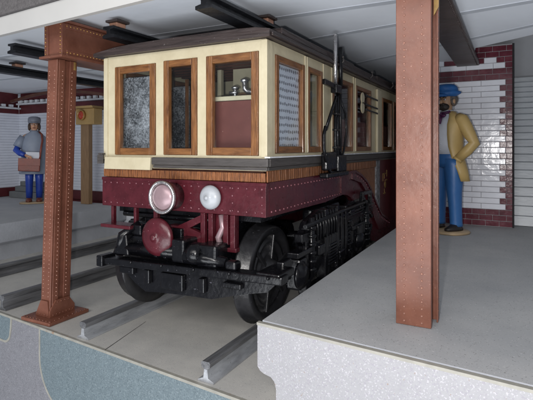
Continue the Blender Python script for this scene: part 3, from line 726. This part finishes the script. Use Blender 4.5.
# equipment between headstock and beam
b = MB()
b.box(-1.86, -1.25, 1.93, 2.10, .40, .445, None, .01)
b.box(-1.50, -1.42, 1.84, 2.05, .43, .545, None, .012); b.box(-1.36, -1.24, 1.85, 2.0, .42, .53, None, .014)
b.hexa([(-1.50, 1.88, .43), (-1.22, 1.88, .43), (-1.24, 2.2, .43), (-1.5, 2.2, .43), (-1.46, 1.90, .50), (-1.30, 1.90, .52), (-1.28, 2.2, .56), (-1.46, 2.2, .56)], None, .01)
b.tube([(-1.85, 1.90, .455), (-1.40, 1.88, .475)], [.030, .036], 14); b.tube([(-1.42, 1.86, .47), (-1.20, 1.88, .452)], [.042, .024], 14)
b.lathe((-1.40, 1.87, .48), (1, .05, 0), [(0, .05), (.02, .055), (.05, .055), (.07, .04)], 18)
b.tube([(-1.90, 1.90, .42), (-1.88, 1.90, .52), (-1.82, 1.97, .58)], [.035, .028, .02], 10)
b.box(-1.84, -1.74, 1.92, 2.02, .43, .52, None, .012)
b.hexa([(-1.92, 1.86, .425), (-1.80, 1.86, .425), (-1.80, 1.96, .425), (-1.92, 1.96, .425), (-1.885, 1.89, .53), (-1.845, 1.89, .53), (-1.845, 1.94, .53), (-1.885, 1.94, .53)], None, .008)
b.box(-1.19, -1.13, 1.845, 1.90, .425, .470, None, .012)
for i in range(26):
    x = random.uniform(-1.9, -1.3); y = random.uniform(1.93, 2.15); z = random.uniform(.43, .52)
    b.box(x, x+random.uniform(.03, .09), y, y+random.uniform(.03, .08), z, z+random.uniform(.02, .07), None, .008)
for x in (-1.78, -1.55, -1.38): b.tube([(x, 1.90, .43), (x, 1.90, .47), (x+.02, 1.97, .50), (x+.02, 2.1, .50)], .013, 8)
for x in (-1.62, -1.56): b.bar((x, 1.87, .43), (x+.01, 1.99, .55), .02, .03, None, .004)
b.build('coupler_gear', 'black', tr)
# side frames with springs and axle boxes
for s, xf in ((1, -.985), (-1, -2.125)):
    b = MB(); w0, w1 = xf-.03, xf+.02
    def BX(y0, y1, z0, z1, e0=0, e1=0, bev=.006): b.box(w0+e0, w1+e1, y0, y1, z0, z1, None, bev)
    BX(2.24, 3.62, .50, .545); BX(2.30, 3.62, .555, .57, .01, .008); BX(2.30, 3.30, .20, .24)
    for yc in ax:
        BX(yc-.055+.03*(yc < 2.5), yc+.075, .27, .43, -.02, .015, .014)                                    # axle box
        b.lathe((xf+.02, yc, .35), (1, 0, 0), [(0, .07), (.015, .07), (.025, .05), (.035, .045), (.037, .001)], 20)
        for dy in (-.11, .11):
            if yc+dy < 2.15: continue
            BX(yc+dy-.018, yc+dy+.018, .22, .51)
        for dy in (-.19, .19):
            if yc+dy < 2.15: continue
            pts = [(xf-.002+.024*math.cos(t*.9), yc+dy+.024*math.sin(t*.9), .33+.0038*t) for t in range(0, 46)]
            b.tube(pts, .0075, 6); BX(yc+dy-.035, yc+dy+.035, .305, .325, 0, .01); BX(yc+dy-.035, yc+dy+.035, .499, .515, 0, .01)
        BX(max(yc-.15, 2.16), yc+.15, .435, .465, -.005, .012)
    for (y0, y1, z0, z1) in ((2.55, 2.60, .24, .64), (2.62, 2.655, .22, .62), (2.76, 2.80, .22, .64), (2.84, 2.88, .24, .60), (2.66, 2.76, .42, .62), (2.92, 2.95, .3, .62)):
        BX(y0, y1, z0, z1, 0, random.uniform(0, .02))
    for i in range(7): BX(2.56+.01*i, 2.93-.01*i, .30+.018*i, .314+.018*i, 0, .008, .003)        # leaf spring
    b.bar((xf, 2.30, .22), (xf, 2.52, .44), .03, .03, None, .005); b.bar((xf, 3.10, .22), (xf, 2.92, .44), .03, .03, None, .005)
    for (ya, yb_, za, zb) in ((3.36, 3.36, .30, .66), (3.36, 3.58, .66, .655), (3.58, 3.58, .655, .56), (3.42, 3.58, .60, .50), (3.56, 3.62, .50, .46), (3.50, 3.60, .30, .40)):
        b.bar((xf+.005, ya, za), (xf+.005, yb_, zb), .03, .028, None, .006)
    b.tube([(xf+.02, 2.36, .62), (xf+.02, 2.36, .30)], .018, 12); b.tube([(xf+.02, 3.42, .58), (xf+.02, 3.42, .28)], .022, 12)
    for i in range(6): b.lathe((xf+.02, 2.36, .33+.045*i), (0,0,1), [(0, .018), (.003, .027), (.016, .027), (.02, .018)], 14)
    for i in range(6): b.lathe((xf+.02, 3.42, .31+.04*i), (0,0,1), [(0, .022), (.003, .03), (.014, .03), (.018, .022)], 14)
    for i in range(8): b.tube([(xf+.022, 2.42+.045*i, .63), (xf+.03, 2.43+.045*i, .55), (xf+.028, 2.42+.045*i, .48)], .008, 6)
    b.tube([(xf+.03, 2.25, .585), (xf+.035, 2.8, .60), (xf+.03, 3.4, .60)], .012, 8)
    b.box(xf-.10, xf-.035, 2.50, 3.0, .24, .64, None, .02); b.box(xf-.09, xf-.034, 3.30, 3.62, .26, .62, None, .02)
    b.prism([(2.26, .50), (2.34, .60), (2.52, .64), (2.66, .60), (2.60, .44), (2.50, .30), (2.38, .26), (2.33, .44)], 'x', xf-.04, xf+.012, None, .012)
    b.prism([(3.02, .30), (2.96, .44), (3.0, .60), (3.14, .63), (3.28, .60), (3.30, .47), (3.12, .44), (3.10, .28)], 'x', xf-.04, xf+.014, None, .012)
    for i in range(22):
        y = random.uniform(2.35, 3.5); z = random.uniform(.25, .58); BX(y, y+random.uniform(.03, .10), z, z+random.uniform(.02, .09), .01, random.uniform(0, .026), .008)
    b.build('bogie_frame', 'black', tr)
# shoe bracket end by the right wheel
b = MB(); b.box(-1.02, -.90, 1.835, 2.0, .405, .442, None, .008); b.box(-.99, -.95, 1.98, 2.08, .36, .46, None, .008);  b.build('shoe_bracket', 'black', tr)
# upright mast and linkage on the right side
X = -.985; Ym = 2.80
b = MB(); b.tube([(X, Ym, .815), (X, Ym, 1.28)], .011, 12); b.tube([(X+.0, Ym+.045, .815), (X, Ym+.045, 1.36)], .010, 12); b.tube([(X, Ym+.10, .83), (X, Ym+.10, 1.56)], .009, 10)
b.bar((X+.0, 2.60, 1.385), (X, 2.86, 1.37), .022, .032, None, .004); b.box(X-.022, X+.022, Ym-.03, Ym+.07, 1.335, 1.39, None, .008)
b.tube([(X+.012, 2.78, 1.31), (X+.012, 2.60, 1.10)], .010, 8)
b.tube([(X+.01, 2.60, 1.12), (X+.01, 2.575, 1.07), (X+.01, 2.575, .99), (X+.01, 2.615, .90), (X+.01, 2.68, .85), (X+.01, 2.78, .84)], .010, 10)
b.tube([(X+.0, 2.90, 1.31), (X, 3.00, 1.22), (X, 3.02, 1.10), (X, 2.97, .98), (X, 2.88, .88)], .007, 10)
b.box(X-.02, X+.02, 2.60, 2.78, .86, .97, None, .012); b.box(X-.022, X+.018, 2.82, 2.98, .84, .95, None, .012); b.box(X-.03, X+.025, 2.60, 3.0, .815, .845, None, .008)
for z in (.99, 1.10, 1.20): b.box(X-.014, X+.013, Ym-.015, Ym+.06, z, z+.014, None, .003)
ms = b.build('trip_mast', 'black', tr)
b = MB(); b.tube([(X, Ym, 1.37), (X, Ym, 1.695)], .0125, 14); b.ball((X, Ym, 1.697), .0125); b.build('rod', 'silver', ms)
b = MB(); b.tube([(X, Ym+.10, 1.39), (X, Ym+.10, 1.64)], .014, 12); b.build('sleeve', 'black', ms)
offset_children(tr)

# ------------------------------------------------------------------ signal
sg = thing('signal_post', 'ochre box signal with a round red lens on a pale wooden post', 'signal', (-4.46, 3.94, .33))
b = MB(); b.box(-4.53, -4.40, 3.90, 3.96, .3295, 1.28, None, .004); b.build('post', 'oak', sg)
b = MB(); b.box(-4.57, -4.27, 3.86, 3.99, 1.262, 1.45, None, .008); b.prism([(-4.58, 1.452), (-4.26, 1.452), (-4.28, 1.478), (-4.56, 1.478)], 'y', 3.84, 4.0, None); hd = b.build('signal_head', 'sbox', sg)
b = MB(); b.lathe((-4.455, 3.859, 1.37), (0, -1, 0), [(0, .06), (.03, .06), (.032, .052), (.012, .05)], 28); b.build('bezel', 'rivg', hd)
b = MB(); b.lathe((-4.455, 3.845, 1.37), (0, -1, 0), [(0, .05), (.008, .045), (.014, .02), (.015, .001)], 28); b.build('red_lens', 'red', hd)
offset_children(sg)
# stone blocks behind the left figure
b = MB(); b.box(-5.95, -5.25, 3.95, 4.14, .3295, .41, None, .006); b.box(-5.9, -5.35, 4.0, 4.14, .411, .48, None, .006); b.box(-5.85, -5.45, 4.04, 4.14, .481, .54, None, .006)
tag(b.build('stone_steps', 'bed'), 'low stepped grey stone blocks behind the legs of the figure with the satchel', 'steps')

# ------------------------------------------------------------------ people
def skin_mesh(verts, edges, root, name, m, parent, sub=2):
    me = bpy.data.meshes.new(name); me.from_pydata([v[:3] for v in verts], edges, []); o = bpy.data.objects.new(name, me); COL.objects.link(o)
    md = o.modifiers.new('skin', 'SKIN'); md.use_smooth_shade = True
    for i, v in enumerate(verts):
        r = v[3]; sv = me.skin_vertices[0].data[i]; sv.radius = (r, r) if isinstance(r, float) else r; sv.use_root = (i == root)
    s = o.modifiers.new('sub', 'SUBSURF'); s.levels = sub; s.render_levels = sub
    dg = bpy.context.evaluated_depsgraph_get(); dg.update(); nm = bpy.data.meshes.new_from_object(o.evaluated_get(dg)); nm.name = name
    bpy.data.objects.remove(o); nm.materials.clear(); nm.materials.append(M[m])
    for p in nm.polygons: p.use_smooth = True
    n = bpy.data.objects.new(name, nm); COL.objects.link(n); n.parent = parent
    return n
def human(parent, sk, armL, armR, hand=.02, legs=((-.052, 0), (.052, 0))):
    # unit-height figure facing -Y. arms: (shoulder, elbow, wrist, fingertip direction)
    V = [(0, .0, .50, .062), (0, 0, .60, .058), (0, 0, .70, .072), (0, 0, .775, .050), (0, -.003, .815, .026), (0, -.008, .85, .036), (0, -.012, .89, .052), (0, -.006, .94, .048), (0, 0, .965, .028)]
    E_ = [(0,1),(1,2),(2,3),(3,4),(4,5),(5,6),(6,7),(7,8)]
    for sx, dy in legs:
        i = len(V); V += [(sx, 0, .46, .048), (sx*1.05, -.008, .27, .034), (sx*1.05, dy+.006, .05, .022), (sx*1.15, dy-.055, .022, .018)]; E_ += [(0,i),(i,i+1),(i+1,i+2),(i+2,i+3)]
    for arm in (armL, armR):
        sh_, el_, wr, fd, side = [Vector(a) for a in arm]; i = len(V)
        V += [(*sh_, .030), (*el_, .024), (*wr, .015)]; E_ += [(3,i),(i,i+1),(i+1,i+2)]
        fd = fd.normalized(); side = side.normalized(); pal = wr+fd*.026
        V += [(*pal, (.017, .010))]; E_ += [(i+2, i+3)]
        nrm = fd.cross(side)
        for k, ln in zip((-1.5, -.5, .5, 1.5), (.030, .036, .034, .026)):
            j = len(V); b0 = pal+side*k*.0072+fd*.010; b1 = b0+fd*ln*.5+nrm*.002; b2 = b1+fd*ln*.4+nrm*.010
            V += [(*b0, .0045), (*b1, .0042), (*b2, .0036)]; E_ += [(i+3, j), (j, j+1), (j+1, j+2)]
        j = len(V); t0 = wr+fd*.012-side*.013; t1 = t0+fd*.014-side*.010; t2 = t1+fd*.014-side*.001
        V += [(*t0, .0055), (*t1, .005), (*t2, .0042)]; E_ += [(i+2, j), (j, j+1), (j+1, j+2)]
    b = skin_mesh(V, E_, 0, 'body', sk, parent)
    f = MB(); f.ball((0, -.062, .885), (.010, .014, .015), None, 10, 8); f.tube([(0, -.055, .905), (0, -.068, .882)], [.006, .009], 8)
    f.build('nose', sk, parent)
    for s in (-1, 1):
        f = MB(); f.ball((s*.054, -.002, .888), (.008, .014, .020), None, 10, 8); f.build('ear', sk, parent)
        f = MB(); f.ball((s*.021, -.053, .900), (.0085, .006, .0055), 'paper', 10, 8); f.ball((s*.021, -.058, .900), (.0042, .003, .0046), 'beard', 8, 6); f.build('eye', None, parent)
        f = MB(); f.tube([(s*.011, -.061, .913), (s*.022, -.060, .917), (s*.034, -.053, .912)], [.003, .0042, .0025], 6); f.build('eyebrow', 'beard', parent)
    f = MB(); f.tube([(-.016, -.056, .862), (0, -.060, .860), (.016, -.056, .862)], [.003, .0048, .003], 8); f.build('mouth', 'satchel', parent)

# man in mustard jacket
mr = thing('person', 'bearded figurine man in a mustard jacket, blue cap and trousers, hand on hip', 'person', (-.462, 4.0, .3295))
human(mr, 'skind', [(.105, .005, .765), (.185, .03, .60), (.100, -.028, .495), (-.35, .25, -.9), (.5, -.8, -.1)], [(-.105, .005, .765), (-.17, .0, .61), (-.10, -.05, .50), (.5, -.3, -.8), (-.5, -.8, .1)], legs=((-.062, .01), (.072, -.01)))
b = MB()
for s in (-1, 1):
    b.rings([(s*.074, -.002, .045, .040, .045), (s*.074, -.004, .06, .039, .043), (s*.070, -.006, .15, .040, .044), (s*.064, -.010, .27, .048, .051), (s*.060, -.006, .38, .058, .060), (s*.052, -.002, .46, .068, .068), (s*.044, 0, .50, .068, .070)], 20, None)
b.rings([(0, .002, .44, .085, .066), (0, 0, .47, .104, .074), (0, 0, .51, .102, .074), (0, 0, .555, .093, .068)], 26)
b.build('trousers', 'blue', mr)
b = MB(); b.rings([(0, -.008, .53, .088, .070), (0, -.010, .60, .088, .072), (0, -.010, .68, .096, .074), (0, -.006, .75, .090, .062), (0, -.004, .79, .058, .045), (0, -.004, .808, .036, .034), (0, -.004, .83, .034, .034)], 28); 
for z in (.56, .60, .64): b.ball((.012, -.083, z), (.005, .004, .005), 'shoe', 8, 6)
b.mats = ['shirt', 'shoe']; 
for f_ in b.bm.faces: pass
b.build('shirt', None, mr)
# jacket: open front shell
def open_shell(B, rs, gap, m, thick=.010, seg=30):
    mi = B.mi(m); O = []; I = []
    for (cx, cy, z, rx, ry, g_) in rs:
        o_ = []; i_ = []
        for k in range(seg+1):
            t = -math.pi/2+g_+(2*math.pi-2*g_)*k/seg
            f = 1+.02*math.sin(5*t+z*20)
            o_.append(B.bm.verts.new((cx+rx*f*math.cos(t), cy+ry*f*math.sin(t), z))); i_.append(B.bm.verts.new((cx+(rx-thick)*math.cos(t), cy+(ry-thick)*math.sin(t), z)))
        O.append(o_); I.append(i_)
    for a in range(len(rs)-1):
        for k in range(seg):
            B._face([O[a][k], O[a][k+1], O[a+1][k+1], O[a+1][k]], mi, True); B._face([I[a][k], I[a+1][k], I[a+1][k+1], I[a][k+1]], mi, True)
        for k in (0, seg): B._face([O[a][k], O[a+1][k], I[a+1][k], I[a][k]], mi)
    for a in (0, len(rs)-1):
        for k in range(seg): B._face([O[a][k], I[a][k], I[a][k+1], O[a][k+1]], mi)
b = MB()
open_shell(b, [(.012, .012, .35, .142, .092, 1.10), (.010, .010, .42, .134, .090, .95), (0, .006, .50, .114, .086, .80), (0, .002, .58, .106, .084, .62), (0, 0, .66, .112, .086, .55), (0, 0, .73, .118, .080, .50), (0, .002, .775, .108, .066, .55), (0, .004, .80, .075, .052, .65), (0, .006, .822, .045, .042, .85)], 0, None)
for s, elx, wx in ((1, (.190, .032, .602), (.112, -.028, .500)), (-1, (-.172, .0, .61), (-.108, -.045, .51))):
    b.tube([(s*.085, .002, .775), (s*.115, .004, .760), (s*.140, .012, .71), (s*.165, .022 if s > 0 else .004, .655), elx, ((elx[0]+wx[0])/2+s*.006, (elx[1]+wx[1])/2, (elx[2]+wx[2])/2), wx], [.036, .044, .042, .039, .036, .033, .029], 16)
    b.tube([wx, (wx[0]-s*.006, wx[1]-.006, wx[2]-.012)], [.031, .031], 16)
b.build('jacket', 'jacket', mr)
b = MB(); b.tube([(.040, -.02, .818), (.0, -.052, .803), (-.040, -.02, .818)], [.009, .013, .009], 8); b.tube([(-.005, -.06, .80), (-.030, -.078, .785), (-.052, -.078, .79)], [.008, .012, .005], 8); b.tube([(.005, -.06, .80), (.032, -.078, .787), (.052, -.076, .792)], [.008, .012, .005], 8)
b.tube([(.0, -.064, .80), (-.014, -.082, .76), (-.018, -.086, .72)], [.007, .009, .006], 8); b.tube([(.003, -.064, .80), (.012, -.082, .765), (.010, -.086, .735)], [.007, .009, .006], 8); b.ball((0, -.064, .80), .011)
b.build('neckerchief', 'purple', mr)
b = MB(); b.ball((0, -.038, .852), (.040, .030, .028)); b.ball((0, -.056, .868), (.026, .014, .010)); b.ball((-.012, -.070, .848), (.014, .013, .016)); b.build('beard', 'beard', mr)
b = MB(); b.ball((0, .012, .905), (.060, .056, .050), None, 20, 14)
for s in (-1, 1): b.ball((s*.047, .004, .888), (.014, .028, .034))
b.build('hair', 'hairg', mr)
b = MB(); b.rings([(0, -.006, .922, .058, .062), (0, -.008, .930, .064, .070), (.006, .004, .945, .074, .082), (.006, .008, .956, .072, .080), (.002, .0, .962, .064, .068), (0, -.006, .975, .068, .072), (-.002, -.008, .992, .064, .068), (-.004, -.006, 1.006, .048, .052), (-.004, -.006, 1.010, .020, .024)], 26)
b.rings([(0, -.06, .920, .040, .040), (0, -.064, .928, .046, .044), (0, -.055, .938, .040, .036)], 20)
b.build('cap', 'cap', mr)
b = MB()
for s in (-1, 1): b.rings([(s*.078, -.030, .018, .038, .078), (s*.078, -.032, .032, .038, .078), (s*.078, -.022, .048, .029, .050), (s*.076, -.005, .066, .028, .030)], 18)
b.build('shoes', 'shoe', mr)
b = MB(); b.rings([(0, -.03, .0, .165, .125), (0, -.03, .010, .168, .127), (0, -.03, .017, .160, .120)], 28, None, 2.6); b.build('stand', 'plinth', mr)
mr.scale = (1.16,)*3; mr.rotation_euler = (0, 0, R(-36))

# figure with satchel
ml = thing('person', 'figurine person in a grey cape and grey cap holding a red brown satchel', 'person', (-5.09, 3.70, .3295))
human(ml, 'skin', [(.090, .005, .755), (.10, .0, .62), (.085, -.02, .52), (0, -.3, -.9), (0, -1, 0)], [(-.100, .005, .765), (-.175, -.02, .61), (-.065, -.135, .545), (.8, -.35, -.35), (.2, -.3, .9)])
b = MB()
for s in (-1, 1): b.rings([(s*.052, 0, .05, .034, .036), (s*.052, -.002, .15, .037, .040), (s*.052, -.004, .27, .042, .045), (s*.050, 0, .40, .050, .056)], 20)
b.rings([(0, 0, .38, .088, .062), (0, 0, .46, .098, .072), (0, 0, .52, .085, .065)], 24); b.build('trousers', 'royal', ml)
b = MB(); fold = lambda a: (lambda t: 1+a*math.sin(7*t)+a*.5*math.sin(3*t+1))
b.rings([(0, 0, .335, .158, .098, fold(.030)), (0, 0, .345, .160, .100, fold(.030)), (0, -.002, .42, .148, .094, fold(.024)), (0, -.004, .52, .136, .088, fold(.018)), (0, -.002, .62, .138, .084, fold(.012)), (0, 0, .70, .138, .078, fold(.008)), (0, 0, .755, .125, .068), (0, 0, .79, .090, .056), (0, 0, .815, .050, .044), (0, 0, .835, .044, .042)], 40)
b.tube([(-.110, .0, .755), (-.145, -.010, .70), (-.172, -.022, .645)], [.048, .050, .050], 16)
b.build('cape', 'poncho', ml)
b = MB(); b.tube([(-.150, -.015, .68), (-.182, -.024, .605), (-.135, -.09, .572), (-.085, -.125, .552)], [.034, .036, .032, .026], 14); b.build('sleeve', 'royal', ml)
b = MB(); b.hexa([(-.155, -.150, .375), (.065, -.150, .365), (.065, -.100, .365), (-.155, -.100, .375), (-.150, -.150, .520), (.070, -.150, .510), (.070, -.100, .510), (-.150, -.100, .520)], None, .008)
b.hexa([(-.153, -.156, .44), (.069, -.156, .43), (.069, -.151, .43), (-.153, -.151, .44), (-.150, -.156, .522), (.071, -.156, .512), (.071, -.151, .512), (-.150, -.151, .522)], None, .002)
b.tube([(.062, -.125, .50), (.075, -.105, .62), (.088, -.078, .72), (.080, -.050, .79), (.05, -.01, .82)], [.011]*5, 8)
b.build('satchel', 'satchel', ml)
b = MB(); b.hexa([(-.07, -.130, .515), (.062, -.130, .505), (.062, -.112, .505), (-.07, -.112, .515), (-.08, -.126, .590), (.060, -.126, .585), (.060, -.108, .585), (-.08, -.108, .590)], None, .003); b.build('papers', 'paper', ml)
b = MB(); b.ball((0, .008, .900), (.062, .058, .056), None, 20, 14)
for s in (-1, 1): b.ball((s*.050, -.006, .875), (.018, .034, .045))
b.build('hair', 'hair', ml)
b = MB(); b.rings([(0, -.002, .918, .063, .064), (0, -.004, .93, .067, .068), (0, -.002, .965, .068, .070), (0, 0, .985, .060, .060), (0, 0, .995, .030, .030)], 26)
b.rings([(0, -.058, .916, .040, .026), (0, -.062, .924, .044, .030), (0, -.05, .932, .040, .026)], 18); b.build('cap', 'capg', ml)
b = MB()
for s in (-1, 1): b.rings([(s*.054, -.028, .018, .034, .062), (s*.054, -.03, .034, .034, .060), (s*.054, -.012, .062, .028, .036)], 18)
b.build('shoes', 'shoeb', ml)
b = MB(); b.rings([(0, -.02, 0, .150, .10), (0, -.02, .010, .152, .102), (0, -.02, .017, .146, .096)], 28, None, 2.6); b.build('stand', 'plinth', ml)
ml.scale = (1.04,)*3; ml.rotation_euler = (0, 0, R(50))

# ------------------------------------------------------------------ light: camera flash, room light behind the viewer, added low fill for the ceiling
fl = bpy.data.lights.new('flash', 'POINT'); fl.energy = 104; fl.shadow_soft_size = .022; fl.color = (1, .97, .95)
fo_ = bpy.data.objects.new('flash', fl); COL.objects.link(fo_); fo_.location = (-.085, -.02, .955)
def area(name, e, loc, aim, sx, sy, col):
    l = bpy.data.lights.new(name, 'AREA'); l.energy = e; l.shape = 'RECTANGLE'; l.size = sx; l.size_y = sy; l.color = col
    o = bpy.data.objects.new(name, l); COL.objects.link(o); o.location = loc
    o.rotation_euler = (Vector(aim)-Vector(loc)).to_track_quat('-Z', 'Y').to_euler()
area('room_lamp', 180, (-.6, -3.2, 3.2), (-1.5, 3.0, .3), 5, 2.0, (1, .98, .96))
area('ceiling_fill', 225, (-.6, -2.6, -1.7), (-1.5, 3.6, 1.6), 6, 2.5, (.93, .96, 1))  # added fill from below that brightens the ceiling; there is no window
w = bpy.data.worlds.new('World'); sc.world = w; w.use_nodes = True
w.node_tree.nodes['Background'].inputs[0].default_value = (.55, .60, .68, 1); w.node_tree.nodes['Background'].inputs[1].default_value = .35
sc.view_settings.view_transform = 'Standard'; sc.view_settings.look = 'None'; sc.view_settings.exposure = 0; sc.view_settings.gamma = 1
